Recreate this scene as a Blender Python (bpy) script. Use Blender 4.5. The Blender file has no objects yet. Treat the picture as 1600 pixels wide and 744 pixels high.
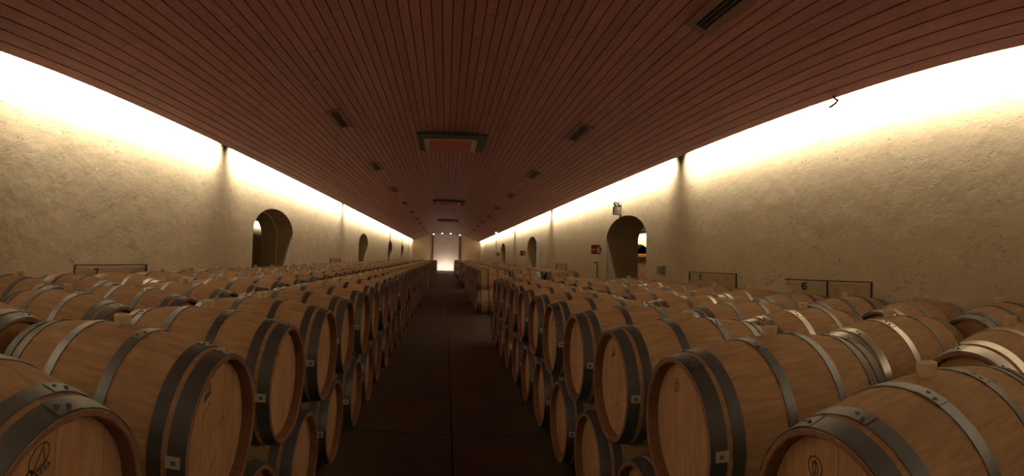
import bpy, bmesh, math, random
from mathutils import Matrix, Vector
random.seed(7)
SC = bpy.context.scene
COL = SC.collection
PI = math.pi

# ------------------------------------------------------------------ camera
# the photograph is a hand-held sweep panorama (about 116 degrees): central cylindrical projection
F_PX, YAW, PITCH, ROLL, EYE = 789.0, 0.130, 0.040, 0.025, 1.604
cd = bpy.data.cameras.new('camera')
cd.type = 'PANO'
cd.panorama_type = 'CENTRAL_CYLINDRICAL'
cd.central_cylindrical_range_u_min = -800.0 / F_PX
cd.central_cylindrical_range_u_max = 800.0 / F_PX
cd.central_cylindrical_range_v_min = -372.0 / F_PX
cd.central_cylindrical_range_v_max = 372.0 / F_PX
cd.central_cylindrical_radius = 1.0
cd.clip_start = 0.05
cd.clip_end = 300
cam = bpy.data.objects.new('camera', cd)
COL.objects.link(cam)
SC.camera = cam


def cam_axis(x, y, z):
    c, s = math.cos(ROLL), math.sin(ROLL)
    x, z = c * x - s * z, s * x + c * z
    c, s = math.cos(PITCH), math.sin(PITCH)
    y, z = c * y - s * z, s * y + c * z
    c, s = math.cos(YAW), math.sin(YAW)
    x, y = c * x + s * y, -s * x + c * y
    return Vector((x, y, z))


_r, _f, _u = cam_axis(1, 0, 0), cam_axis(0, 1, 0), cam_axis(0, 0, 1)
cam.matrix_world = Matrix(((_r.x, _u.x, -_f.x, 0), (_r.y, _u.y, -_f.y, 0), (_r.z, _u.z, -_f.z, EYE), (0, 0, 0, 1)))

# ------------------------------------------------------------------ world, exposure
w = bpy.data.worlds.new('world')
SC.world = w
w.use_nodes = True
w.node_tree.nodes['Background'].inputs[0].default_value = (0, 0, 0, 1)
w.node_tree.nodes['Background'].inputs[1].default_value = 0.0
vs = SC.view_settings
vs.view_transform = 'Standard'
vs.look = 'None'
vs.exposure = -2.7
vs.gamma = 1.0
vs.use_curve_mapping = False

# ------------------------------------------------------------------ cove lamps (strip lamps lying behind the ceiling edge)
W = 3.95            # half width of the cellar
EDGE = 3.65         # ceiling edge
ZE, ZC = 3.32, 4.20  # ceiling height at edge and centre
YB, YF = -5.0, 57.0  # back (behind camera) and far wall
RC = ((EDGE * EDGE) + (ZC - ZE) ** 2) / (2 * (ZC - ZE))
COVE_W = 205.0      # watts per metre
LAMP = (1.0, 0.87, 0.70)


def area(name, loc, direction, sx, sy, power, color, spread=180):
    l = bpy.data.lights.new(name, 'AREA')
    l.shape = 'RECTANGLE'
    l.size, l.size_y = sx, sy
    l.energy = power
    l.color = color
    l.spread = math.radians(spread)
    o = bpy.data.objects.new(name, l)
    COL.objects.link(o)
    o.location = loc
    d = Vector(direction).normalized()
    # local -Z = direction, local Y along world Y
    z = -d
    y = Vector((0, 1, 0))
    x = y.cross(z).normalized()
    y = z.cross(x)
    o.matrix_world = Matrix(((x.x, y.x, z.x, loc[0]), (x.y, y.y, z.y, loc[1]), (x.z, y.z, z.z, loc[2]), (0, 0, 0, 1)))
    return o


runs_left = [(-4.8, 1.9), (2.95, 7.95), (8.55, 18.5), (19.0, 34.9), (35.5, 44.7), (45.3, 52.6), (53.2, 56.95)]
runs_right = [(-4.8, 7.6), (8.2, 18.5), (19.0, 28.6), (29.2, 39.4), (40.0, 49.6), (50.2, 56.95)]
for sg, runs in ((-1, runs_left), (1, runs_right)):
    for a, b in runs:
        area('cove_lamp', (sg * 3.76, (a + b) / 2, 3.50), (sg * 1.0, 0, -0.85), 0.07, b - a, COVE_W * (b - a) * (1.22 if sg < 0 else 1.0), LAMP, 111 if sg < 0 else 100)


# ------------------------------------------------------------------ materials
def new_mat(name):
    m = bpy.data.materials.new(name)
    m.use_nodes = True
    nt = m.node_tree
    b = nt.nodes['Principled BSDF']
    return m, nt, b


def nd(nt, typ, **kw):
    n = nt.nodes.new(typ)
    for k, v in kw.items():
        setattr(n, k, v)
    return n


def ramp(nt, fac, stops):
    r = nd(nt, 'ShaderNodeValToRGB')
    els = r.color_ramp.elements
    while len(els) < len(stops):
        els.new(0.5)
    for e, (p, c) in zip(els, stops):
        e.position = p
        e.color = (*c, 1)
    nt.links.new(fac, r.inputs[0])
    return r.outputs[0]


def mixc(nt, fac, a, b, mode='MIX'):
    n = nd(nt, 'ShaderNodeMix', data_type='RGBA', blend_type=mode)
    for i, v in ((0, fac), (6, a), (7, b)):
        if hasattr(v, 'is_output'):
            nt.links.new(v, n.inputs[i])
        else:
            n.inputs[i].default_value = v if i == 0 else (*v, 1)
    return n.outputs[2]


def noise(nt, vec, scale, detail=4, rough=0.55, dist=0.0):
    n = nd(nt, 'ShaderNodeTexNoise')
    n.inputs['Scale'].default_value = scale
    n.inputs['Detail'].default_value = detail
    n.inputs['Roughness'].default_value = rough
    n.inputs['Distortion'].default_value = dist
    if vec is not None:
        nt.links.new(vec, n.inputs['Vector'])
    return n.outputs['Fac']


def mapped(nt, scale=(1, 1, 1), out='Object'):
    tc = nd(nt, 'ShaderNodeTexCoord')
    mp = nd(nt, 'ShaderNodeMapping')
    mp.inputs['Scale'].default_value = scale
    nt.links.new(tc.outputs[out], mp.inputs['Vector'])
    return mp.outputs[0]


def bump(nt, b, h, strength, dist):
    n = nd(nt, 'ShaderNodeBump')
    n.inputs['Strength'].default_value = strength
    n.inputs['Distance'].default_value = dist
    nt.links.new(h, n.inputs['Height'])
    nt.links.new(n.outputs[0], b.inputs['Normal'])


def mat_plain(name, col, rough=0.6, metal=0.0, spec=0.5, vary=0.15, scale=8.0):
    m, nt, b = new_mat(name)
    f = noise(nt, mapped(nt), scale, 4)
    c = ramp(nt, f, [(0.25, tuple(x * (1 - vary) for x in col)), (0.75, tuple(min(1, x * (1 + vary)) for x in col))])
    nt.links.new(c, b.inputs['Base Color'])
    b.inputs['Roughness'].default_value = rough
    b.inputs['Metallic'].default_value = metal
    b.inputs['Specular IOR Level'].default_value = spec
    return m


def mat_emit(name, col, strength):
    m, nt, b = new_mat(name)
    b.inputs['Base Color'].default_value = (0.8, 0.8, 0.8, 1)
    b.inputs['Emission Color'].default_value = (*col, 1)
    b.inputs['Emission Strength'].default_value = strength
    return m


def mat_plaster(name, col):
    m, nt, b = new_mat(name)
    v = mapped(nt)
    big = noise(nt, v, 0.7, 5, 0.6)
    mid = noise(nt, v, 3.5, 6, 0.6)
    c = ramp(nt, big, [(0.3, tuple(x * 0.88 for x in col)), (0.7, col)])
    c2 = mixc(nt, 0.35, c, ramp(nt, mid, [(0.3, tuple(x * 0.82 for x in col)), (0.7, tuple(min(1, x * 1.05) for x in col))]))
    # short trowel drags and pits
    vs_ = mapped(nt, (1, 2.2, 5.5))
    strokes = noise(nt, vs_, 4.2, 4, 0.6, 1.0)
    mask = noise(nt, v, 1.3, 3, 0.5)
    s = ramp(nt, strokes, [(0.59, (0, 0, 0)), (0.64, (1, 1, 1)), (0.68, (0.2, 0.2, 0.2))])
    mk = ramp(nt, mask, [(0.44, (0, 0, 0)), (0.60, (1, 1, 1))])
    sm = mixc(nt, 1.0, s, mk, 'MULTIPLY')
    c3 = mixc(nt, sm, c2, tuple(x * 0.62 for x in col))
    nt.links.new(c3, b.inputs['Base Color'])
    b.inputs['Roughness'].default_value = 0.92
    b.inputs['Specular IOR Level'].default_value = 0.15
    add = nd(nt, 'ShaderNodeMath', operation='MULTIPLY_ADD')
    nt.links.new(sm, add.inputs[0])
    add.inputs[1].default_value = -0.9
    nt.links.new(mid, add.inputs[2])
    bump(nt, b, add.outputs[0], 0.6, 0.022)
    return m


def mat_barrel_wood(name, dark, light, head=False):
    m, nt, b = new_mat(name)
    tc = nd(nt, 'ShaderNodeTexCoord')
    oi = nd(nt, 'ShaderNodeObjectInfo')
    sep = nd(nt, 'ShaderNodeSeparateXYZ')
    nt.links.new(tc.outputs['Object'], sep.inputs[0])
    off = nd(nt, 'ShaderNodeCombineXYZ')
    mul = nd(nt, 'ShaderNodeMath', operation='MULTIPLY')
    nt.links.new(oi.outputs['Random'], mul.inputs[0])
    mul.inputs[1].default_value = 60.0
    for i in range(3):
        nt.links.new(mul.outputs[0], off.inputs[i])
    addv = nd(nt, 'ShaderNodeVectorMath', operation='ADD')
    nt.links.new(tc.outputs['Object'], addv.inputs[0])
    nt.links.new(off.outputs[0], addv.inputs[1])
    mp = nd(nt, 'ShaderNodeMapping')
    mp.inputs['Scale'].default_value = (18, 40, 4) if head else (3.5, 26, 26)
    nt.links.new(addv.outputs[0], mp.inputs['Vector'])
    grain = noise(nt, mp.outputs[0], 1.6, 5, 0.6, 0.4)
    blot = noise(nt, addv.outputs[0], 3.2, 4, 0.6)
    c = ramp(nt, grain, [(0.25, dark), (0.75, light)])
    # one tone for each stave
    at = nd(nt, 'ShaderNodeMath', operation='ARCTAN2')
    nt.links.new(sep.outputs['Y'], at.inputs[0])
    nt.links.new(sep.outputs['Z'], at.inputs[1])
    fl = nd(nt, 'ShaderNodeMath', operation='MULTIPLY_ADD')
    nt.links.new(at.outputs[0], fl.inputs[0])
    fl.inputs[1].default_value = 28 / (2 * PI)
    nt.links.new(mul.outputs[0], fl.inputs[2])
    fr = nd(nt, 'ShaderNodeMath', operation='FLOOR')
    nt.links.new(fl.outputs[0], fr.inputs[0])
    wn = nd(nt, 'ShaderNodeTexWhiteNoise', noise_dimensions='1D')
    nt.links.new(fr.outputs[0], wn.inputs['W'])
    tone = ramp(nt, wn.outputs['Value'], [(0.0, (0.80, 0.78, 0.76)), (1.0, (1.0, 1.0, 1.0))])
    if not head:
        c = mixc(nt, 0.8, c, tone, 'MULTIPLY')
    c = mixc(nt, ramp(nt, blot, [(0.45, (0, 0, 0)), (0.75, (0.45, 0.45, 0.45))]), c, tuple(x * 0.55 for x in dark))
    pale = ramp(nt, oi.outputs['Random'], [(0.0, (0.78, 0.74, 0.70)), (0.5, (0.95, 0.93, 0.90)), (1.0, (1.0, 1.0, 0.98))])
    c = mixc(nt, 1.0, c, pale, 'MULTIPLY')
    nt.links.new(c, b.inputs['Base Color'])
    b.inputs['Roughness'].default_value = 0.72
    b.inputs['Specular IOR Level'].default_value = 0.25
    bump(nt, b, grain, 0.15, 0.004)
    return m


def mat_planks(name, dark, light):
    m, nt, b = new_mat(name)
    tc = nd(nt, 'ShaderNodeTexCoord')
    oi = nd(nt, 'ShaderNodeObjectInfo')
    geo = nd(nt, 'ShaderNodeNewGeometry')
    mp = nd(nt, 'ShaderNodeMapping')
    mp.inputs['Scale'].default_value = (9, 0.8, 9)
    nt.links.new(geo.outputs['Position'], mp.inputs['Vector'])
    g = noise(nt, mp.outputs[0], 3.0, 5, 0.6, 0.3)
    c = ramp(nt, g, [(0.25, dark), (0.75, light)])
    sep = nd(nt, 'ShaderNodeMath', operation='ADD')
    nt.links.new(oi.outputs['Random'], sep.inputs[0])
    nt.links.new(geo.outputs['Random Per Island'], sep.inputs[1])
    frac = nd(nt, 'ShaderNodeMath', operation='FRACT')
    nt.links.new(sep.outputs[0], frac.inputs[0])
    c = mixc(nt, 1.0, c, ramp(nt, frac.outputs[0], [(0, (0.76, 0.72, 0.72)), (1, (1, 1, 1))]), 'MULTIPLY')
    nt.links.new(c, b.inputs['Base Color'])
    b.inputs['Roughness'].default_value = 0.42
    b.inputs['Specular IOR Level'].default_value = 0.55
    return m


def mat_steel(name, col, rough, metal=0.85):
    m, nt, b = new_mat(name)
    oi = nd(nt, 'ShaderNodeObjectInfo')
    n1 = noise(nt, mapped(nt), 9, 5, 0.65)
    c = ramp(nt, n1, [(0.3, tuple(x * 0.7 for x in col)), (0.7, col)])
    c = mixc(nt, 1.0, c, ramp(nt, oi.outputs['Random'], [(0, (0.7, 0.7, 0.72)), (1, (1, 1, 1))]), 'MULTIPLY')
    nt.links.new(c, b.inputs['Base Color'])
    b.inputs['Metallic'].default_value = metal
    b.inputs['Roughness'].default_value = rough
    return m


def mat_sticker(name):
    m, nt, b = new_mat(name)
    tc = nd(nt, 'ShaderNodeTexCoord')
    # printed dark block in the middle of the paper, in the sticker's own UV
    sep = nd(nt, 'ShaderNodeSeparateXYZ')
    nt.links.new(tc.outputs['UV'], sep.inputs[0])

    def win(sock, c, h):
        a = nd(nt, 'ShaderNodeMath', operation='COMPARE')
        nt.links.new(sock, a.inputs[0])
        a.inputs[1].default_value = c
        a.inputs[2].default_value = h
        return a.outputs[0]
    mu = nd(nt, 'ShaderNodeMath', operation='MULTIPLY')
    nt.links.new(win(sep.outputs['X'], 0.55, 0.16), mu.inputs[0])
    nt.links.new(win(sep.outputs['Y'], 0.46, 0.17), mu.inputs[1])
    c = mixc(nt, mu.outputs[0], (0.72, 0.70, 0.66), (0.06, 0.05, 0.05))
    nt.links.new(c, b.inputs['Base Color'])
    b.inputs['Roughness'].default_value = 0.6
    return m


M_wall = mat_plaster('cream_plaster', (0.70, 0.575, 0.375))
M_panel = mat_plaster('pale_render', (0.80, 0.72, 0.64))
M_floor = mat_plain('dark_concrete', (0.075, 0.058, 0.052), 0.55, 0, 0.4, 0.35, 1.4)
M_joint = mat_plain('floor_joint', (0.02, 0.016, 0.016), 0.9)
M_plank = mat_planks('stained_ceiling_board', (0.27, 0.110, 0.120), (0.44, 0.190, 0.205))
M_gap = mat_plain('ceiling_void', (0.02, 0.013, 0.011), 0.9)
M_slab = mat_plain('roof_slab_grey', (0.35, 0.33, 0.30), 0.9)
M_wood = mat_barrel_wood('barrel_oak', (0.44, 0.285, 0.175), (0.77, 0.56, 0.36))
M_head = mat_barrel_wood('barrel_head_oak', (0.42, 0.245, 0.145), (0.64, 0.41, 0.255), True)
M_chime = mat_barrel_wood('shaded_chime', (0.13, 0.065, 0.045), (0.24, 0.12, 0.08))  # darker oak tone, carries the shade inside the rim as colour
M_hoop = mat_steel('galvanised_hoop', (0.185, 0.195, 0.22), 0.45, 0.8)
M_hoopS = mat_steel('bright_hoop', (0.72, 0.72, 0.70), 0.28, 0.95)
M_rivet = mat_steel('rivet_steel', (0.16, 0.16, 0.17), 0.5, 0.8)
M_bung = mat_plain('silicone_bung', (0.92, 0.80, 0.56), 0.45, 0, 0.4, 0.05)
M_stick = mat_sticker('printed_sticker')
M_ink = mat_plain('branding_mark', (0.045, 0.022, 0.015), 0.8)
M_black = mat_plain('black_paint', (0.02, 0.018, 0.018), 0.55)
M_iron = mat_plain('dark_iron', (0.035, 0.03, 0.03), 0.6)
M_red = mat_plain('sign_red', (0.24, 0.022, 0.02), 0.5)
M_white = mat_plain('sign_white', (0.85, 0.83, 0.80), 0.5)
M_grey = mat_plain('grey_plastic', (0.32, 0.31, 0.29), 0.5)
M_dgrey = mat_plain('dark_plastic', (0.06, 0.06, 0.065), 0.5)
M_rpanel = mat_plain('red_felt', (0.30, 0.040, 0.038), 0.8)
M_fgrey = mat_plain('panel_frame_grey', (0.36, 0.29, 0.25), 0.6)
M_post = mat_plain('oxblood_post', (0.12, 0.022, 0.018), 0.5)
M_slot = mat_plain('vent_slot_black', (0.012, 0.010, 0.012), 0.8)
M_trimw = mat_plain('vent_trim_wood', (0.15, 0.075, 0.07), 0.6)
M_orange = mat_plain('orange_board', (0.78, 0.40, 0.17), 0.6, 0, 0.3, 0.25, 3)
M_wpaint = mat_plain('white_paint', (0.82, 0.80, 0.80), 0.6)
M_glow = mat_emit('lamp_glow', (1.0, 0.86, 0.72), 30.0)


# ------------------------------------------------------------------ mesh helpers
def mesh_obj(name, verts, faces, mats, parent=None, smooth=None, midx=None, uvs=None):
    me = bpy.data.meshes.new(name)
    me.from_pydata(verts, [], faces)
    for m in (mats if isinstance(mats, (list, tuple)) else [mats]):
        me.materials.append(m)
    if midx:
        me.polygons.foreach_set('material_index', midx)
    if uvs:
        l = me.uv_layers.new(name='UVMap')
        for p in me.polygons:
            for li, vi in zip(p.loop_indices, p.vertices):
                l.data[li].uv = uvs[vi]
    me.validate()
    if smooth is not None:
        me.shade_smooth()
        me.set_sharp_from_angle(angle=smooth)
    me.update()
    return link(name, me, parent)


def link(name, me, parent=None):
    o = bpy.data.objects.new(name, me)
    COL.objects.link(o)
    if parent is not None:
        o.parent = parent
    return o


def tag(o, label, cat, group=None):
    o['label'] = label
    o['category'] = cat
    if group:
        o['group'] = group
    return o


def struct(o):
    o['kind'] = 'structure'
    return o


def empty(name, loc):
    o = bpy.data.objects.new(name, None)
    COL.objects.link(o)
    o.location = loc
    o.empty_display_size = 0.1
    return o


class MB:
    def __init__(s):
        s.v, s.f, s.m = [], [], []

    def box(s, x0, x1, y0, y1, z0, z1, mi=0, mtx=None):
        b = len(s.v)
        p = [Vector((x, y, z)) for z in (z0, z1) for x, y in ((x0, y0), (x1, y0), (x1, y1), (x0, y1))]
        if mtx is not None:
            p = [mtx @ q for q in p]
        s.v += [tuple(q) for q in p]
        for q in ((3, 2, 1, 0), (4, 5, 6, 7), (0, 1, 5, 4), (1, 2, 6, 5), (2, 3, 7, 6), (3, 0, 4, 7)):
            s.f.append(tuple(b + i for i in q))
            s.m.append(mi)
        return s

    def lathe(s, prof, n, mi=0, axis='X', org=(0, 0, 0), cap=(False, False), rfun=None, phase=0.0):
        b = len(s.v)
        for (t, r) in prof:
            for k in range(n):
                a = 2 * PI * k / n + phase
                rr = r if rfun is None else r + rfun(k)
                c, d = rr * math.sin(a), rr * math.cos(a)
                p = (t, c, d) if axis == 'X' else ((c, d, t) if axis == 'Z' else (d, t, c))
                s.v.append((p[0] + org[0], p[1] + org[1], p[2] + org[2]))
        for i in range(len(prof) - 1):
            for k in range(n):
                k2 = (k + 1) % n
                s.f.append((b + i * n + k, b + (i + 1) * n + k, b + (i + 1) * n + k2, b + i * n + k2))
                s.m.append(mi)
        if cap[0]:
            s.f.append(tuple(b + k for k in range(n)))
            s.m.append(mi)
        if cap[1]:
            q = b + (len(prof) - 1) * n
            s.f.append(tuple(q + k for k in reversed(range(n))))
            s.m.append(mi)
        return s

    def tube(s, pts, r, n=6, mi=0):
        for a, c in zip(pts[:-1], pts[1:]):
            a, c = Vector(a), Vector(c)
            d = (c - a)
            L = d.length
            q = d.to_track_quat('Z', 'Y')
            b = len(s.v)
            for t in (0, L):
                for k in range(n):
                    p = q @ Vector((r * math.cos(2 * PI * k / n), r * math.sin(2 * PI * k / n), t)) + a
                    s.v.append(tuple(p))
            for k in range(n):
                s.f.append((b + k, b + (k + 1) % n, b + n + (k + 1) % n, b + n + k))
                s.m.append(mi)
            s.f.append(tuple(b + k for k in reversed(range(n))))
            s.f.append(tuple(b + n + k for k in range(n)))
            s.m += [mi, mi]
        return s

    def build(s, name, mats, parent=None, smooth=None):
        return mesh_obj(name, s.v, s.f, mats, parent, smooth, s.m if isinstance(mats, (list, tuple)) else None)

    def mesh(s, name, mats, smooth=None):
        o = s.build(name, mats, None, smooth)
        me = o.data
        bpy.data.objects.remove(o)
        return me


# ------------------------------------------------------------------ floor
fl = struct(MB().box(-10, 10, YB - 0.2, YF + 0.2, -0.25, -0.012).build('floor', M_joint))
ys = [YB, 0.0, 4.6, 9.1, 13.5, 18.0, 22.5, 27.0, 31.5, 36.0, 40.5, 45.0, 51.0, YF]
xs = [-W, 0.10, W]
for i in range(len(ys) - 1):
    for j in range(2):
        g = 0.006
        MB().box(xs[j] + g, xs[j + 1] - g, ys[i] + g, ys[i + 1] - g, -0.012, 0.0).build('floor_slab', M_floor, fl)


# ------------------------------------------------------------------ walls with arched passages
def arch_wall(mb, xf, xb, y0, y1, z0, z1, arches, n=22, mi=0):
    """arches: (centre y, half width, spring z, rise). Front plane xf, back plane xb."""
    V = {}

    def v(x, y, z):
        k = (round(x, 4), round(y, 4), round(z, 4))
        if k not in V:
            V[k] = len(mb.v)
            mb.v.append((x, y, z))
        return V[k]

    def quad(a, b, c, d):
        mb.f.append((a, b, c, d))
        mb.m.append(mi)
    for x in (xf, xb):
        y = y0
        for (yc, a, zs, b) in arches:
            ya, yb = yc - a, yc + a
            if ya > y + 1e-4:
                quad(v(x, y, z0), v(x, ya, z0), v(x, ya, z1), v(x, y, z1))
            prev = None
            for k in range(n + 1):
                t = PI - PI * k / n
                p = (yc + a * math.cos(t), zs + b * math.sin(t))
                if prev:
                    quad(v(x, prev[0], prev[1]), v(x, p[0], p[1]), v(x, p[0], z1), v(x, prev[0], z1))
                prev = p
            y = yb
        if y1 > y + 1e-4:
            quad(v(x, y, z0), v(x, y1, z0), v(x, y1, z1), v(x, y, z1))
    for (yc, a, zs, b) in arches:
        out = [(yc - a, z0), (yc - a, zs)]
        for k in range(1, n):
            t = PI - PI * k / n
            out.append((yc + a * math.cos(t), zs + b * math.sin(t)))
        out += [(yc + a, zs), (yc + a, z0)]
        for p, q in zip(out[:-1], out[1:]):
            quad(v(xf, *p), v(xf, *q), v(xb, *q), v(xb, *p))


AL = [(11.20, 1.40, 2.0, 0.57), (24.0, 1.40, 2.0, 0.57), (35.6, 1.38, 2.0, 0.57), (45.6, 1.35, 2.0, 0.57)]
AR = [(10.74, 1.30, 2.1, 0.52), (23.05, 1.34, 2.05, 0.57), (34.8, 1.36, 2.05, 0.57)]
mb = MB()
arch_wall(mb, -W, -4.39, YB, YF, 0, 4.6, AL)
arch_wall(mb, -4.39, -4.81, YB, YF, 0, 4.6, [(c, a - 0.07, s, b - 0.03) for c, a, s, b in AL])
wl = struct(mb.build('wall_left', M_wall))
mb = MB()
arch_wall(mb, W, 4.81, YB, YF, 0, 4.6, AR)
wr = struct(mb.build('wall_right', M_wall))
# neighbouring halls seen through the passages
for sg, A, nm in ((-1, AL, 'left'), (1, AR, 'right')):
    mb = MB()
    arch_wall(mb, sg * 9.2, sg * 9.6, YB, YF, 0, 3.2, [(22.95 if sg > 0 else 19.5, 1.3, 1.85, 0.55)])
    struct(mb.build('wall_%s_hall' % nm, M_wall))
    a, b = sorted((sg * 4.81, sg * 8.95))
    struct(MB().box(a, b, YB, YF, 2.98, 3.05).build('ceiling_%s_hall' % nm, M_gap))
    a, b = sorted((sg * 4.81, sg * 9.6))
    struct(MB().box(a, b, YB - 0.2, YB, 0, 3.2).build('wall_front_%s_hall' % nm, M_wall))
    struct(MB().box(a, b, YF, YF + 0.2, 0, 3.2).build('wall_back_%s_hall' % nm, M_wall))
    area('hall_lamp', (sg * (9.0 if sg < 0 else 8.92), 23.0, 3.02 if sg < 0 else 2.95), (sg * 1.0, 0, -0.7) if sg < 0 else (sg * 0.35, 0, -1), 0.08, 10.0, 10.0 * (70 if sg < 0 else 85), LAMP, 80 if sg < 0 else 140)

struct(MB().box(-W, W, YB - 0.2, YB, 0, 4.6).build('wall_front', M_wall))
wb = struct(MB().box(-W, W, YF, YF + 0.25, 0, 4.6).build('wall_back', M_wall))
struct(MB().box(-1.44, 1.44, YF - 0.04, YF, 0, 4.10).build('wall_back_panel', M_panel))
for i, x in enumerate((-1.50, 1.55)):
    struct(MB().box(x - 0.07, x + 0.07, YF - 0.14, YF - 0.001, 0, 4.02).box(x - 0.09, x + 0.09, YF - 0.16, YF - 0.001, 0, 0.12).build('trim_%d' % (i + 1), M_post))
# low wash lamp on the floor in front of the far panel
area('floor_wash_lamp', (0.0, YF - 0.95, 0.10), (0, 0.8, 1.0), 2.2, 0.14, 260, (1.0, 0.80, 0.68))


# ------------------------------------------------------------------ ceiling: curved, of long boards
def arc_z(x, off=0.0):
    return ZC - RC + math.sqrt((RC + off) ** 2 - x * x)


HALF = math.asin(EDGE / RC)
mb = MB()
n = 40
sec = []
for k in range(n + 1):
    a = -HALF + 2 * HALF * k / n
    sec.append(((RC + 0.022) * math.sin(a), ZC - RC + (RC + 0.022) * math.cos(a)))
sec2 = [((RC + 0.09) * math.sin(-HALF + 2 * HALF * k / n), ZC - RC + (RC + 0.09) * math.cos(-HALF + 2 * HALF * k / n)) for k in range(n + 1)]
for y in (YB, YF):
    for s_ in (sec, sec2):
        mb.v += [(p[0], y, p[1]) for p in s_]
N1 = n + 1
for k in range(n):
    mb.f.append((k, k + 1, 2 * N1 + k + 1, 2 * N1 + k))
    mb.f.append((N1 + k, 3 * N1 + k, 3 * N1 + k + 1, N1 + k + 1))
    mb.f.append((k, N1 + k, N1 + k + 1, k + 1))
    mb.f.append((2 * N1 + k, 2 * N1 + k + 1, 3 * N1 + k + 1, 3 * N1 + k))
mb.f.append((0, 2 * N1, 3 * N1, N1))
mb.f.append((n, N1 + n, 3 * N1 + n, 2 * N1 + n))
mb.m = [0] * len(mb.f)
ceil = struct(mb.build('ceiling', M_gap))
struct(MB().box(-9.7, 9.7, YB - 0.2, YF + 0.25, 4.6, 4.75).build('ceiling_slab', M_slab))

NP = 66
PW = 2 * HALF * RC / NP
unit_me = MB().box(-PW / 2 + 0.0055, PW / 2 - 0.0055, 0, 1, 0, 0.020).mesh('ceiling_board', M_plank)
far = MB()
rp = random.Random(3)
for k in range(NP):
    a = -HALF + (k + 0.5) * 2 * HALF / NP
    x, z = RC * math.sin(a), ZC - RC + RC * math.cos(a)
    st = rp.uniform(-1.6, 1.6)
    cuts = [YB, 5.4 + st, 10.2 + st, 15.0 + st, 20.4 + st * 0.6]
    for c0, c1 in zip(cuts[:-1], cuts[1:]):
        o = link('ceiling_board', unit_me, ceil)
        o.location = (x, c0 + 0.002, z + rp.uniform(-0.002, 0.001))
        o.rotation_euler = (0, a, 0)
        o.scale = (1, c1 - c0 - 0.004, 1)
    mt = Matrix.Translation((x, 0, z)) @ Matrix.Rotation(a, 4, 'Y')
    q = cuts[-1]
    while q < YF - 0.1:
        q2 = min(YF, q + rp.uniform(4.2, 5.4))
        far.box(-PW / 2 + 0.0055, PW / 2 - 0.0055, q + 0.002, q2 - 0.002, 0, 0.02, 0, mt)
        q = q2
fb = far.build('ceiling_board_run', M_plank, ceil)
fb['kind'] = 'stuff'

# ------------------------------------------------------------------ oak barrels
LEN, RB, RH = 0.95, 0.35, 0.29
HL = LEN / 2
S = 0.81
ZUP = RB + math.sqrt((2 * RB) ** 2 - (S / 2) ** 2)   # centre of the upper tier


def rad(x):
    return RB - (RB - RH) * (x / HL) ** 2


def stave_profile(nr):
    pr = [(HL - 0.062, 0.255), (HL - 0.060, 0.266), (HL - 0.004, 0.271), (HL, 0.275), (HL, RH - 0.002)]
    pr += [(x, rad(x)) for x in [HL - 0.004 - (2 * HL - 0.008) * k / nr for k in range(nr + 1)]]
    pr += [(-p[0], p[1]) for p in [(HL, RH - 0.002), (HL, 0.275), (HL - 0.004, 0.271), (HL - 0.060, 0.266), (HL - 0.062, 0.255)]]
    return [(-p[0], p[1]) for p in pr]


HOOPS = [(0.414, 0.4735), (0.345, 0.392), (0.116, 0.160)]


def hoop_prof(x0, x1, th=0.0035):
    return [(x0, rad(x0) - 0.001), (x0, rad(x0) + th), ((x0 + x1) / 2, rad((x0 + x1) / 2) + th), (x1, rad(x1) + th), (x1, rad(x1) - 0.001)]


def groove(k):
    return -0.0022 if k % 4 == 0 else 0.0


def hoop_mesh(x0, x1, n, rivets):
    mb = MB()
    mb.lathe(hoop_prof(x0, x1), n)
    if rivets:
        xm = (x0 + x1) / 2
        r0 = rad(xm) + 0.003
        # lapped end of the strip and two rivets
        for a0, a1, th in ((-0.13, 0.13, 0.0055),):
            st = 6
            b = len(mb.v)
            for k in range(st + 1):
                a = a0 + (a1 - a0) * k / st
                for x, t in ((x0, 0.002), (x0, th), (x1, th), (x1, 0.002)):
                    r = rad(x) + t
                    mb.v.append((x, r * math.sin(a), r * math.cos(a)))
            for k in range(st):
                for j in range(3):
                    mb.f.append((b + k * 4 + j, b + k * 4 + j + 1, b + k * 4 + 5 + j, b + k * 4 + 4 + j))
                    mb.m.append(0)
            for q in (b, b + st * 4):
                mb.f.append((q, q + 1, q + 2, q + 3))
                mb.m.append(0)
        for a in (-0.05, 0.05):
            c = Vector((xm + (0.006 if a > 0 else -0.006), (r0 + 0.002) * math.sin(a), (r0 + 0.002) * math.cos(a)))
            nn = Vector((0, math.sin(a), math.cos(a)))
            q = nn.to_track_quat('Z', 'Y')
            b = len(mb.v)
            for h, r in ((0, 0.0075), (0.003, 0.0065), (0.005, 0.003)):
                for k in range(8):
                    p = q @ Vector((r * math.cos(k * PI / 4), r * math.sin(k * PI / 4), h)) + c
                    mb.v.append(tuple(p))
            for i in range(2):
                for k in range(8):
                    mb.f.append((b + i * 8 + k, b + i * 8 + (k + 1) % 8, b + i * 8 + 8 + (k + 1) % 8, b + i * 8 + 8 + k))
                    mb.m.append(1)
            mb.f.append(tuple(b + 16 + k for k in range(8)))
            mb.m.append(1)
    return mb


def bung_mb(org=(0, 0, 0)):
    mb = MB()
    mb.lathe([(RB - 0.012, 0.027), (RB + 0.004, 0.029), (RB + 0.006, 0.033), (RB + 0.038, 0.037), (RB + 0.043, 0.034), (RB + 0.043, 0.022), (RB + 0.039, 0.018)], 16, 0, 'Z', org, (False, True))
    return mb


def disc_mb(x, r, th, n):
    mb = MB()
    mb.lathe([(x - th / 2, r), (x + th / 2, r)], n, 0, 'X', (0, 0, 0), (True, True))
    return mb


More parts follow.
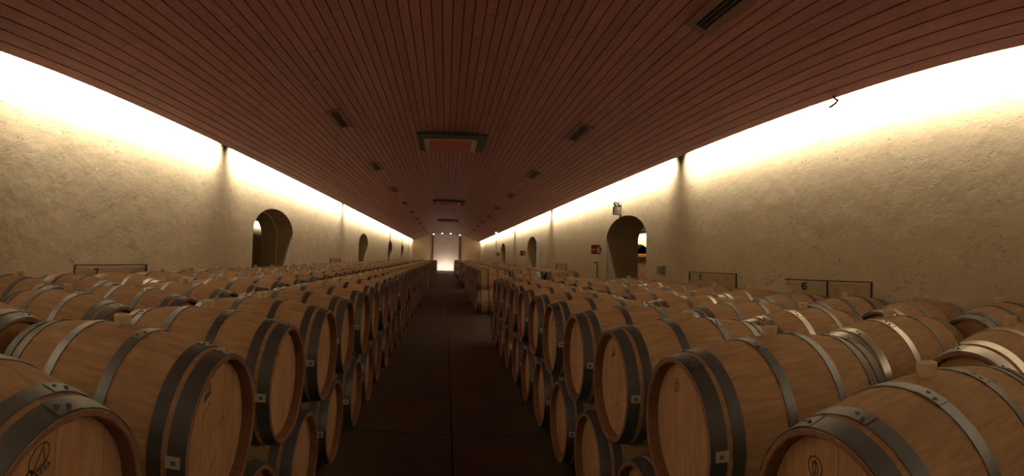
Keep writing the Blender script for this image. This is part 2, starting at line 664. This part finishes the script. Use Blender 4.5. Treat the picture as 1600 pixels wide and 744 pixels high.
def sticker_me(sx):
    """paper sticker wrapped on the chime hoop, on the side that faces the camera (-y)."""
    v, f, uv = [], [], []
    x0, x1 = 0.408, 0.458
    n = 4
    for k in range(n + 1):
        a = -PI / 2 - 0.065 + 0.13 * k / n
        for x in (x0, x1):
            r = rad(x) + 0.0046
            v.append((sx * x, r * math.sin(a), r * math.cos(a)))
            uv.append(((x - x0) / (x1 - x0), k / n))
    for k in range(n):
        f.append((k * 2, k * 2 + 1, k * 2 + 3, k * 2 + 2))
    o = mesh_obj('sticker', v, f, M_stick, None, None, None, uv)
    me = o.data
    bpy.data.objects.remove(o)
    return me


def board_mesh(x, y0, y1, r, th):
    """one straight board of a barrel head: strip y0..y1 of a disc of radius r."""
    pts = []
    m = 7
    g = 0.0009
    y0, y1 = y0 + g, y1 - g
    for k in range(m + 1):
        y = y0 + (y1 - y0) * k / m
        y = max(-r + 1e-4, min(r - 1e-4, y))
        pts.append((y, math.sqrt(r * r - y * y)))
    loop = pts + [(p[0], -p[1]) for p in reversed(pts)]
    q = len(loop)
    v = [(x - th / 2, p[0], p[1]) for p in loop] + [(x + th / 2, p[0], p[1]) for p in loop]
    f = [tuple(range(q)), tuple(reversed(range(q, 2 * q)))]
    f += [(i, q + i, q + (i + 1) % q, (i + 1) % q) for i in range(q)]
    o = mesh_obj('head_board', v, f, M_head)
    me = o.data
    bpy.data.objects.remove(o)
    return me


def strokes_me(lines, sx, wd):
    """burnt marks: u to the viewer's right, v up, seen from the aisle. sx: which end of the barrel."""
    mb = MB()
    x0 = HL - 0.0478
    for ln in lines:
        for a, b in zip(ln[:-1], ln[1:]):
            du, dv = b[0] - a[0], b[1] - a[1]
            L = math.hypot(du, dv) or 1e-6
            nu, nv = -dv / L * wd / 2, du / L * wd / 2
            eu, ev = du / L * wd * 0.3, dv / L * wd * 0.3
            c = [(a[0] + nu - eu, a[1] + nv - ev), (a[0] - nu - eu, a[1] - nv - ev), (b[0] - nu + eu, b[1] - nv + ev), (b[0] + nu + eu, b[1] + nv + ev)]
            q = len(mb.v)
            for x in (x0, x0 + 0.0008):
                mb.v += [(sx * x, sx * p[0], p[1]) for p in c]
            mb.f += [(q, q + 1, q + 2, q + 3), (q + 4, q + 5, q + 6, q + 7)] + [(q + i, q + (i + 1) % 4, q + 4 + (i + 1) % 4, q + 4 + i) for i in range(4)]
    mb.m = [0] * len(mb.f)
    return mb.mesh('branded_mark', M_ink)


# LOD 0 / 1 meshes, shared between all copies
NA = 112


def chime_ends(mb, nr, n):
    # inner chime at both ends, its shade put into a darker wood colour: the first and last four bands of the profile
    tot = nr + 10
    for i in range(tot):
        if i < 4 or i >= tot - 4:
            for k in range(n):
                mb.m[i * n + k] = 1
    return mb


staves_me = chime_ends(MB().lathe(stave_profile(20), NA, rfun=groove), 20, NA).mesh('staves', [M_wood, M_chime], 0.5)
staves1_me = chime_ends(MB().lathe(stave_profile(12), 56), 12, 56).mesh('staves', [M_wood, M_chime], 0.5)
hoops0 = {}
hoops1 = {}
for bright in (0, 1):
    for (x0, x1) in HOOPS:
        for sx in (-1, 1):
            a, b = sorted((sx * x0, sx * x1))
            hm = M_hoopS if bright else M_hoop
            hoops0[(bright, sx, x0)] = hoop_mesh(a, b, 72, True).mesh('hoop', [hm, M_rivet], 0.5)
            hoops1[(bright, sx, x0)] = hoop_mesh(a, b, 40, False).mesh('hoop', hm, 0.5)
bung_me = bung_mb().mesh('bung', M_bung, 0.6)
head_me = {sx: disc_mb(sx * (HL - 0.055), 0.2655, 0.010, 40).mesh('head', M_head, 0.6) for sx in (-1, 1)}
stick_me = {sx: sticker_me(sx) for sx in (-1, 1)}
bcut = [-0.264, -0.185, -0.098, -0.012, 0.078, 0.170, 0.264]
boards = {sx: [board_mesh(sx * (HL - 0.0495), bcut[i], bcut[i + 1], 0.2645, 0.004) for i in range(6)] for sx in (-1, 1)}


def oval(cu, cv, a, b, rot, n=22, t0=0.0, t1=2 * PI):
    out = []
    for k in range(n + 1):
        t = t0 + (t1 - t0) * k / n
        x, y = a * math.cos(t), b * math.sin(t)
        out.append((cu + x * math.cos(rot) - y * math.sin(rot), cv + x * math.sin(rot) + y * math.cos(rot)))
    return out


def scribble_row(u0, v0, du, dv, n, h, seed):
    r = random.Random(seed)
    out = []
    for k in range(n):
        u, v = u0 + du * k, v0 + dv * k
        w_ = abs(du) * 0.55
        kind = r.randint(0, 3)
        v += r.uniform(-0.15, 0.15) * h
        if kind == 0:
            out.append(oval(u + w_ / 2, v + h / 2, w_ / 2, h / 2, 0, 8))
        elif kind == 1:
            out += [[(u, v), (u, v + h)], [(u, v + h), (u + w_, v + h * 0.6), (u, v + h * 0.4)]]
        elif kind == 2:
            out += [[(u, v + h), (u + w_, v + h)], [(u + w_ / 2, v), (u + w_ / 2, v + h)]]
        else:
            out += [[(u, v), (u + w_ / 2, v + h), (u + w_, v)]]
    return out


# cooper's emblem: tilted oval with a looped stroke inside, a row of small characters below
emblem = [oval(0, 0.005, 0.040, 0.026, 0.75), [(-0.020, -0.030), (-0.004, 0.000), (0.016, 0.036)], [(0.012, 0.030), (0.018, 0.002), (0.020, -0.012)],
          [(-0.030, -0.022), (0.0, -0.020), (0.028, -0.004)], oval(-0.034, -0.030, 0.014, 0.007, 0.6, 12)]
emblem += scribble_row(-0.050, -0.062, 0.0135, 0.0062, 7, 0.012, 5)


def shift(lines, du, dv, k=1.0):
    return [[(p[0] * k + du, p[1] * k + dv) for p in ln] for ln in lines]


hand = [[(-0.10, 0.075), (-0.045, 0.125)], [(0.03, 0.01), (0.075, 0.045)], [(-0.01, -0.12), (0.03, -0.09)]]
mark_big = {sx: strokes_me(shift(emblem, -0.066, 0.182, 0.95), sx, 0.0035) for sx in (-1, 1)}
mark_small = {sx: strokes_me(shift(emblem, -0.060, 0.170, 0.62) + hand, sx, 0.0042) for sx in (-1, 1)}
mark_ring = {sx: strokes_me([oval(-0.078, 0.165, 0.028, 0.028, 0)] + [oval(-0.078, 0.162, 0.010, 0.017, 0.3), [(-0.084, 0.143), (-0.076, 0.155), (-0.080, 0.182), (-0.070, 0.176)]], sx, 0.004) for sx in (-1, 1)}
mark_hand = {sx: strokes_me(shift(hand, 0.02, 0.05), sx, 0.0042) for sx in (-1, 1)}

# LOD 2: whole barrel in one mesh for the distant ones
whole = {}
for bright in (0, 1):
    mb = MB()
    mb.lathe(stave_profile(8), 28)
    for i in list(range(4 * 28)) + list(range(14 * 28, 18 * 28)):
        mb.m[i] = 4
    for (x0, x1) in HOOPS:
        for sx in (-1, 1):
            a, b = sorted((sx * x0, sx * x1))
            mb.lathe(hoop_prof(a, b, 0.004), 28, 1)
    for sx in (-1, 1):
        mb.lathe([(sx * (HL - 0.055) - 0.004, 0.266), (sx * (HL - 0.055) + 0.004, 0.266)], 28, 2, cap=(True, True))
    mb.lathe([(RB - 0.012, 0.027), (RB + 0.006, 0.032), (RB + 0.040, 0.036)], 10, 3, 'Z', (0, 0, 0), (False, True))
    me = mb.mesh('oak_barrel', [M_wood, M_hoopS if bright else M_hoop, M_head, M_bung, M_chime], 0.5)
    whole[bright] = me

ordn = lambda n: '%d%s' % (n, 'th' if 10 <= n % 100 <= 20 else {1: 'st', 2: 'nd', 3: 'rd'}.get(n % 10, 'th'))
XL = [-1.245, -2.318, -3.422]
XR = [1.372, 2.341, 3.449]
DYL = [0.072, 0.083, -0.186]
DYR = [0.219, 0.327, 0.170]
blocks = {-1: [(1, 56)], 1: [(1, 11), (18, 27), (32, 40), (47, 66)]}
ROWN = ['aisle row', 'middle row', 'wall row']
specs = []
for sg in (-1, 1):
    for c in range(3):
        x = (XL if sg < 0 else XR)[c]
        y0 = (DYL if sg < 0 else DYR)[c]
        nu = nl = 0
        for bi, (i0, i1) in enumerate(blocks[sg]):
            first = i0 if bi else (1 if c == 0 else 0 if sg > 0 and False else 1)
            for i in range(first, i1 + 1):
                nu += 1
                specs.append(dict(sg=sg, c=c, up=True, x=x, y=y0 + S * i, z=ZUP, n=nu))
            for i in range(first, i1 + 2):
                nl += 1
                specs.append(dict(sg=sg, c=c, up=False, x=x, y=y0 + S * (i - 0.5), z=RB, n=nl))
# the nearest right-hand pair underneath has rolled a little apart, so the barrel on top sits lower
for s in specs:
    if s['sg'] > 0 and s['c'] == 0 and s['n'] == 1:
        s['y'] = 0.974 if s['up'] else 0.514
        if s['up']:
            s['z'] = RB + math.sqrt(0.49 - 0.46 ** 2)
# which ones are individuals: all upper ones and the under tier along the aisle, nearest 300
for s in specs:
    s['d'] = math.hypot(s['x'], s['y'])
vis = [s for s in specs if (s['up'] or s['c'] == 0) and not (not s['up'] and s['y'] < 1.2)]
# rows only partly in the picture: skip what lies behind the edges of the frame
def in_frame(s):
    a = math.atan2(s['x'], s['y'] + 0.5) - YAW
    b = math.atan2(abs(s['x']) - 0.5, s['y'] + 0.45) * s['sg'] - YAW
    return abs(b) < 1.02 or abs(a) < 1.02
vis = [s for s in vis if in_frame(s)]
vis.sort(key=lambda s: s['d'])
solo = vis[:300]
solo_ids = {id(s) for s in solo}
rest = [s for s in specs if id(s) not in solo_ids]
BRIGHT = {(1, 1, 2), (1, 1, 3), (1, 2, 6), (1, 2, 9), (1, 1, 5), (-1, 2, 6), (1, 2, 14), (1, 1, 1)}
GROUP = 'oak wine barrels stacked in rows'
rb = random.Random(11)
# ordinals follow what can be counted from the front of the picture
cnt = {}
for s in sorted(solo, key=lambda s: s['y']):
    k = (s['sg'], s['c'], s['up'])
    cnt[k] = cnt.get(k, 0) + 1
    s['ord'] = cnt[k]
for s in solo:
    sg, c = s['sg'], s['c']
    sx = 1 if sg < 0 else -1          # end that faces the aisle
    bright = 1 if (s['up'] and (sg, c, s['n']) in BRIGHT) or rb.random() < 0.05 else 0
    side = 'left' if sg < 0 else 'right'
    lab = 'oak barrel, %s from the camera in the %s tier, %s %s' % (ordn(s['ord']), 'upper' if s['up'] else 'lower', side, ROWN[c])
    jx = rb.uniform(-1, 1) * (0.012 if sg < 0 else 0.004)
    loc = (s['x'] + jx, s['y'], s['z'] - RB)
    d = s['d']
    if d > 12.5:
        o = link('oak_barrel', whole[bright])
        o.location = (loc[0], loc[1], s['z'])
        o.rotation_euler = (rb.uniform(-0.04, 0.04), 0, 0)
        tag(o, lab, 'barrel', GROUP)
        continue
    near = d < 4.6
    t = empty('oak_barrel', loc)
    tag(t, lab, 'barrel', GROUP)
    roll = rb.uniform(-0.05, 0.05)

    def part(name, me, rot=0.0, par=None):
        o = link(name, me, par or t)
        if par is None:
            o.location = (0, 0, RB)
            o.rotation_euler = (rot, 0, 0)
        return o
    part('staves', staves_me if near else staves1_me, roll)
    for (x0, x1) in HOOPS:
        for e in (-1, 1):
            part('hoop', (hoops0 if near else hoops1)[(bright, e, x0)], roll + rb.uniform(-0.35, 0.35))
    for e in (-1, 1):
        h = part('head', head_me[e])
        if near and e == sx and (c == 0):
            for bm_ in boards[e]:
                part('head_board', bm_, 0, h)
        if e == sx and c == 0 and s['up'] and s['n'] <= 7:
            k = s['n']
            me = {(-1, 1): mark_big, (-1, 2): mark_small, (1, 1): mark_ring, (1, 2): mark_ring}.get((sg, k), mark_small if k % 2 else mark_hand)[e]
            part('branded_mark', me, 0, h)['kind'] = 'stuff'
    if s['up']:
        part('bung', bung_me, roll)
    if c == 0 and (s['up'] or d < 9):
        part('sticker', stick_me[sx])
    if c and s['up'] and rb.random() < 0.3:
        part('sticker', stick_me[sx])

# the remaining barrels: far ends of the rows and the tier hidden underneath, joined
fm = MB()
lowp = [(-HL, 0.0), (-HL, RH), (-0.41, rad(0.41)), (-0.374, rad(0.374)), (-0.328, rad(0.328)), (-0.160, rad(0.16)), (-0.118, rad(0.118)),
        (0.118, rad(0.118)), (0.160, rad(0.16)), (0.328, rad(0.328)), (0.374, rad(0.374)), (0.41, rad(0.41)), (HL, RH), (HL, 0.0)]
lmat = [2, 1, 0, 1, 0, 1, 0, 1, 0, 1, 0, 1, 2]
for s in rest:
    for i in range(len(lowp) - 1):
        pass
    n = 16 if s['y'] > 15 else 24
    b = len(fm.v)
    for (t_, r) in lowp:
        r = max(r, 0.001)
        for k in range(n):
            a = 2 * PI * k / n
            fm.v.append((s['x'] + t_, s['y'] + r * math.sin(a), s['z'] + r * math.cos(a)))
    for i in range(len(lowp) - 1):
        for k in range(n):
            k2 = (k + 1) % n
            fm.f.append((b + i * n + k, b + (i + 1) * n + k, b + (i + 1) * n + k2, b + i * n + k2))
            fm.m.append(lmat[i])
    if s['up']:
        fm.lathe([(RB - 0.01, 0.028), (RB + 0.04, 0.036)], 6, 3, 'Z', (s['x'], s['y'], s['z']), (False, True))
fo = fm.build('barrel_rows', [M_wood, M_hoop, M_head, M_bung], None, 0.5)
fo['kind'] = 'stuff'
tag(fo, 'distant oak barrels stacked in long rows toward the far wall', 'barrels')


# ------------------------------------------------------------------ ceiling fittings
def on_ceiling(x, y, off=0.0):
    a = math.asin(x / RC)
    r = RC - off
    return Matrix.Translation((r * math.sin(a), y, ZC - RC + r * math.cos(a))) @ Matrix.Rotation(a, 4, 'Y')


vent_frame = MB()
for (a, b, c, d) in ((-0.13, -0.055, -0.55, 0.55), (0.055, 0.13, -0.55, 0.55), (-0.055, 0.055, -0.55, -0.47), (-0.055, 0.055, 0.47, 0.55)):
    vent_frame.box(a, b, c, d, -0.022, -0.001)
vent_frame_me = vent_frame.mesh('frame', M_trimw)
slot_me = MB().box(-0.055, 0.055, -0.47, 0.47, -0.008, -0.001).mesh('slot', M_slot)
louv_me = MB().box(-0.004, 0.004, -0.47, 0.47, -0.018, -0.008).mesh('louvre', M_dgrey)
vy = [3.9 + 4.72 * k for k in range(11)]
nv = {-1: 0, 1: 0}
for k, y in enumerate(vy):
    for sg in (-1, 1):
        if k == 0 and sg < 0:
            continue
        nv[sg] += 1
        t = empty('ceiling_vent', (0, 0, 0))
        t.matrix_world = on_ceiling(sg * (1.93 if sg < 0 else 2.28), y + (0 if k else -0.2))
        tag(t, 'slotted ceiling vent, %s from the camera in the %s line of vents' % (ordn(nv[sg]), 'left' if sg < 0 else 'right'), 'vent', 'slotted vents in the boarded ceiling')
        link('frame', vent_frame_me, t)
        link('slot', slot_me, t)
        if y < 15:
            for x in (-0.025, 0.025):
                o = link('louvre', louv_me, t)
                o.location = (x, 0, 0)

for k, y in enumerate((11.35, 24.0, 36.2)):
    t = empty('ceiling_panel_unit', (0, 0, 0))
    t.matrix_world = Matrix.Translation((0.03, y, ZC - 0.045))
    tag(t, '%s red square panel unit in the middle of the boarded ceiling' % ('nearest', 'second nearest', 'farthest')[k], 'ceiling unit', 'red panel units along the ceiling ridge')
    mb = MB()
    mb.box(-0.70, 0.78, -0.95, -0.62, -0.035, 0.04).box(-0.70, 0.78, 0.62, 0.66, -0.035, 0.04).box(-0.70, -0.58, -0.62, 0.62, -0.035, 0.04).box(0.58, 0.78, -0.62, 0.62, -0.035, 0.04)
    mb.build('shadow_gap', M_slot, t)
    MB().box(-0.58, -0.46, -0.62, 0.62, -0.055, 0.02).build('side_frame', M_fgrey, t)
    MB().box(0.46, 0.58, -0.62, 0.62, -0.055, 0.02).build('side_frame', M_fgrey, t)
    MB().box(-0.46, 0.46, -0.62, -0.57, -0.055, 0.02).build('front_rail', M_fgrey, t)
    MB().box(-0.46, 0.46, 0.57, 0.62, -0.055, 0.02).build('rear_rail', M_fgrey, t)
    MB().box(-0.46, 0.46, -0.57, 0.57, -0.045, 0.02).build('red_panel', M_rpanel, t)

# four downlights before the far panel, one more at the right edge of the ceiling
for k, x in enumerate((-1.42, -0.47, 0.47, 1.50)):
    t = empty('downlight', (0, 0, 0))
    t.matrix_world = on_ceiling(x, YF - 1.1)
    tag(t, '%s of the four glowing downlights above the far panel' % ('leftmost', 'second from left', 'third from left', 'rightmost')[k], 'downlight', 'downlights at the far wall')
    MB().lathe([(-0.03, 0.11), (-0.03, 0.14), (0.0, 0.145)], 20, 0, 'Z').build('ring', M_dgrey, t, 0.6)
    MB().lathe([(-0.105, 0.03), (-0.09, 0.075), (-0.03, 0.105), (-0.002, 0.11)], 20, 0, 'Z', (0, 0, 0), (True, False)).build('lens', M_glow, t, 0.8)
t = empty('spot_lamp', (3.52, 35.6, 3.36))
tag(t, 'small glowing spot lamp at the right edge of the ceiling', 'lamp')
MB().box(-0.05, 0.05, -0.02, 0.10, 0.05, 0.16).build('bracket', M_dgrey, t)
MB().lathe([(-0.10, 0.085), (0.02, 0.075), (0.08, 0.045)], 16, 0, 'Y', (0, 0, 0), (False, True)).build('housing', M_dgrey, t, 0.6)
MB().lathe([(-0.125, 0.05), (-0.10, 0.08), (-0.095, 0.08)], 16, 0, 'Y', (0, 0, 0), (True, False)).build('lens', M_glow, t, 0.8)

# loose wire hanging from the ceiling edge
wy = 3.75
MB().tube([(3.62, wy, 3.335), (3.62, wy - 0.03, 3.30), (3.62, wy - 0.07, 3.280), (3.62, wy - 0.04, 3.255), (3.62, wy + 0.03, 3.235), (3.62, wy + 0.06, 3.23)], 0.012).build('loose_wire', M_slot)
tag(bpy.data.objects['loose_wire'], 'short loose wire hanging from the right ceiling edge', 'wire')


# ------------------------------------------------------------------ wall fittings
def number_mesh(name, ch, wd, ht, mat, mtx, th):
    """a painted numeral of broad strokes, centred, lying in its own xy plane."""
    a, b = wd / 2 - th / 2, ht / 2 - th / 2
    lines = {'7': [[(-a, b), (a, b), (-a * 0.2, -b)]],
             '5': [[(a, b), (-a, b), (-a, b * 0.15), (a * 0.5, b * 0.2), (a, -b * 0.2), (a, -b * 0.6), (a * 0.5, -b), (-a, -b)]],
             '6': [[(a, b), (-a * 0.4, b), (-a, b * 0.5), (-a, -b * 0.5), (-a * 0.5, -b), (a * 0.5, -b), (a, -b * 0.5), (a * 0.6, b * 0.1), (-a, b * 0.05)]]}[ch]
    mb = MB()
    for ln in lines:
        for p, q in zip(ln[:-1], ln[1:]):
            d = Vector((q[0] - p[0], q[1] - p[1], 0))
            m = Matrix.Translation(((p[0] + q[0]) / 2, (p[1] + q[1]) / 2, 0)) @ Matrix.Rotation(math.atan2(d.y, d.x), 4, 'Z')
            L = d.length / 2 + th * 0.35
            mb.box(-L, L, -th / 2, th / 2, 0, 0.002, 0, m)
    q = mb.build(name, mat)
    q.matrix_world = mtx
    return q


def wall_mtx(sg, y, z, off=0.004):
    """text facing into the room on the left (-1) or right (+1) wall."""
    if sg < 0:   # faces +x, reading direction +y
        return Matrix(((0, 0, 1, -W + off), (1, 0, 0, y), (0, 1, 0, z), (0, 0, 0, 1)))
    return Matrix(((0, 0, -1, W - off), (-1, 0, 0, y), (0, 1, 0, z), (0, 0, 0, 1)))


def wall_frame(sg, ya, yb, zt, posts, label):
    t = empty('rail_frame', (sg * (W - 0.012), (ya + yb) / 2, 0))
    tag(t, label, 'frame', 'dark rail frames on the walls')
    cy = (ya + yb) / 2
    MB().box(-0.009, 0.009, ya - cy, yb - cy, zt - 0.015, zt).build('top_rail', M_iron, t)
    for p in posts:
        MB().box(-0.010, 0.010, p - cy - 0.007, p - cy + 0.007, 0.0, zt - 0.015).build('upright', M_iron, t)
    MB().box(-0.008, 0.008, posts[0] - cy, posts[-1] - cy, 0.30, 0.32).build('lower_rail', M_iron, t)
    return t


wall_frame(-1, 4.37, 5.88, 1.335, (4.38, 5.87), 'thin dark rail frame around the 7 on the left wall')
wall_frame(1, 6.07, 7.53, 1.435, (6.08, 7.52), 'thin dark rail frame around the 5 on the right wall')
wall_frame(1, 3.51, 4.95, 1.395, (3.52, 4.19), 'thin dark rail frame beside the 6 on the right wall')
wall_frame(-1, 16.9, 18.6, 1.40, (16.91, 18.59), 'small distant dark rail frame on the left wall beyond the first arch')
wall_frame(1, 16.15, 17.7, 1.45, (16.16, 17.69), 'small distant dark rail frame on the right wall beyond the first arch')
for sg, y, z, ch, nm in ((-1, 4.78, 1.240, '7', 'left'), (1, 7.15, 1.355, '5', 'right'), (1, 4.60, 1.315, '6', 'right')):
    o = number_mesh('wall_number', ch, 0.10 if ch != '5' else 0.085, 0.088, M_black, wall_mtx(sg, y, z, 0.002), 0.020)
    tag(o, {'7': 'black number seven painted on the left plaster wall', '5': 'black number five inside the farther right rail frame', '6': 'larger black number six beside the nearer right rail frame'}[ch], 'number', 'painted bay numbers')


def flag_sign(y, z, k):
    t = empty('exit_sign', (W, y, z))
    tag(t, 'red exit sign jutting from the right wall beside the %s arch' % k, 'sign', 'red exit signs by the arches')
    MB().box(-0.27, -0.03, -0.012, 0.012, -0.12, 0.12).build('plate', M_red, t)
    MB().box(-0.04, 0.0, -0.02, 0.02, -0.04, 0.04).build('bracket', M_dgrey, t)
    mb = MB()
    # pale arrow pointing left and a small figure
    mb.box(-0.215, -0.15, -0.0145, -0.012, -0.008, 0.010)
    b = len(mb.v)
    for yy in (-0.0145, -0.012):
        mb.v += [(-0.245, yy, 0.0), (-0.21, yy, 0.032), (-0.21, yy, -0.032)]
    mb.f += [(b, b + 1, b + 2), (b + 3, b + 5, b + 4), (b, b + 3, b + 4, b + 1), (b + 1, b + 4, b + 5, b + 2), (b + 2, b + 5, b + 3, b)]
    mb.m += [0] * 5
    mb.build('arrow', M_white, t)
    fg = MB()
    fg.box(-0.085, -0.06, -0.0145, -0.012, 0.035, 0.060)
    fg.box(-0.095, -0.06, -0.0145, -0.012, -0.025, 0.028)
    fg.box(-0.115, -0.095, -0.0145, -0.012, 0.0, 0.02)
    fg.box(-0.110, -0.09, -0.0145, -0.012, -0.075, -0.025)
    fg.box(-0.072, -0.054, -0.0145, -0.012, -0.085, -0.025)
    fg.build('figure', M_white, t)


flag_sign(12.45, 1.875, 'nearest')
flag_sign(24.85, 1.87, 'second')
flag_sign(36.6, 1.86, 'third')

# twin-head emergency lamp above the nearest right arch
t = empty('emergency_lamp', (W, 11.02, 2.80))
tag(t, 'twin-head emergency lamp above the nearest right arch', 'lamp')
MB().box(-0.17, 0.0, -0.06, 0.06, -0.14, 0.05).build('housing', M_grey, t)
MB().box(-0.15, -0.02, -0.02, 0.02, 0.05, 0.075).build('head_bracket', M_dgrey, t)
for dx in (-0.135, -0.035):
    h = MB().lathe([(-0.075, 0.044), (0.0, 0.046), (0.06, 0.025)], 14, 0, 'Y', (dx, 0, 0.115), (False, True)).build('lamp_head', M_dgrey, t, 0.6)
    MB().lathe([(-0.074, 0.0385), (-0.068, 0.041)], 14, 0, 'Y', (dx, 0, 0.115), (True, True)).build('lens', M_white, h, 0.6)
MB().box(-0.10, -0.06, -0.066, -0.06, -0.03, 0.02).build('indicator', M_white, t)

# small ventilated box and a T bracket low on the right wall
t = empty('vent_box', (W, 8.62, 1.435))
tag(t, 'small dark louvred box low on the right wall near the first arch', 'box')
MB().box(-0.07, 0.0, -0.12, 0.12, -0.085, 0.085).build('case', M_grey, t)
MB().box(-0.074, -0.07, -0.10, 0.10, -0.07, 0.07).build('grille', M_dgrey, t)
for q in range(5):
    MB().box(-0.080, -0.074, -0.10, 0.10, -0.06 + q * 0.027, -0.05 + q * 0.027).build('louvre', M_grey, t)
t = empty('wall_bracket', (W - 0.05, 12.62, 0))
tag(t, 'thin black T shaped stand by the right wall beside the nearest arch', 'stand')
MB().box(-0.012, 0.012, -0.012, 0.012, 0.02, 1.53).build('upright', M_iron, t)
MB().box(-0.10, 0.02, -0.012, 0.012, 1.53, 1.555).build('cross_bar', M_iron, t)
MB().box(-0.09, 0.02, -0.09, 0.09, 0.0, 0.02).build('foot', M_iron, t)

# pale jamb strip beside the second right arch, boards glimpsed in the right hall
struct(MB().box(W - 0.03, W, 21.05, 21.68, 0.0, 2.36).build('trim_3', M_wpaint))
t = empty('timber_partition', (9.08, 22.15, 0))
tag(t, 'orange timber partition glimpsed through the nearest right arch', 'partition')
for q in range(10):
    MB().box(-0.03, 0.03, -1.5 + q * 0.3, -1.5 + q * 0.3 + 0.29, 0.0, 1.93).build('board', M_orange, t)
MB().box(-0.06, -0.03, -1.5, 1.5, 1.78, 1.90).build('rail', M_orange, t)
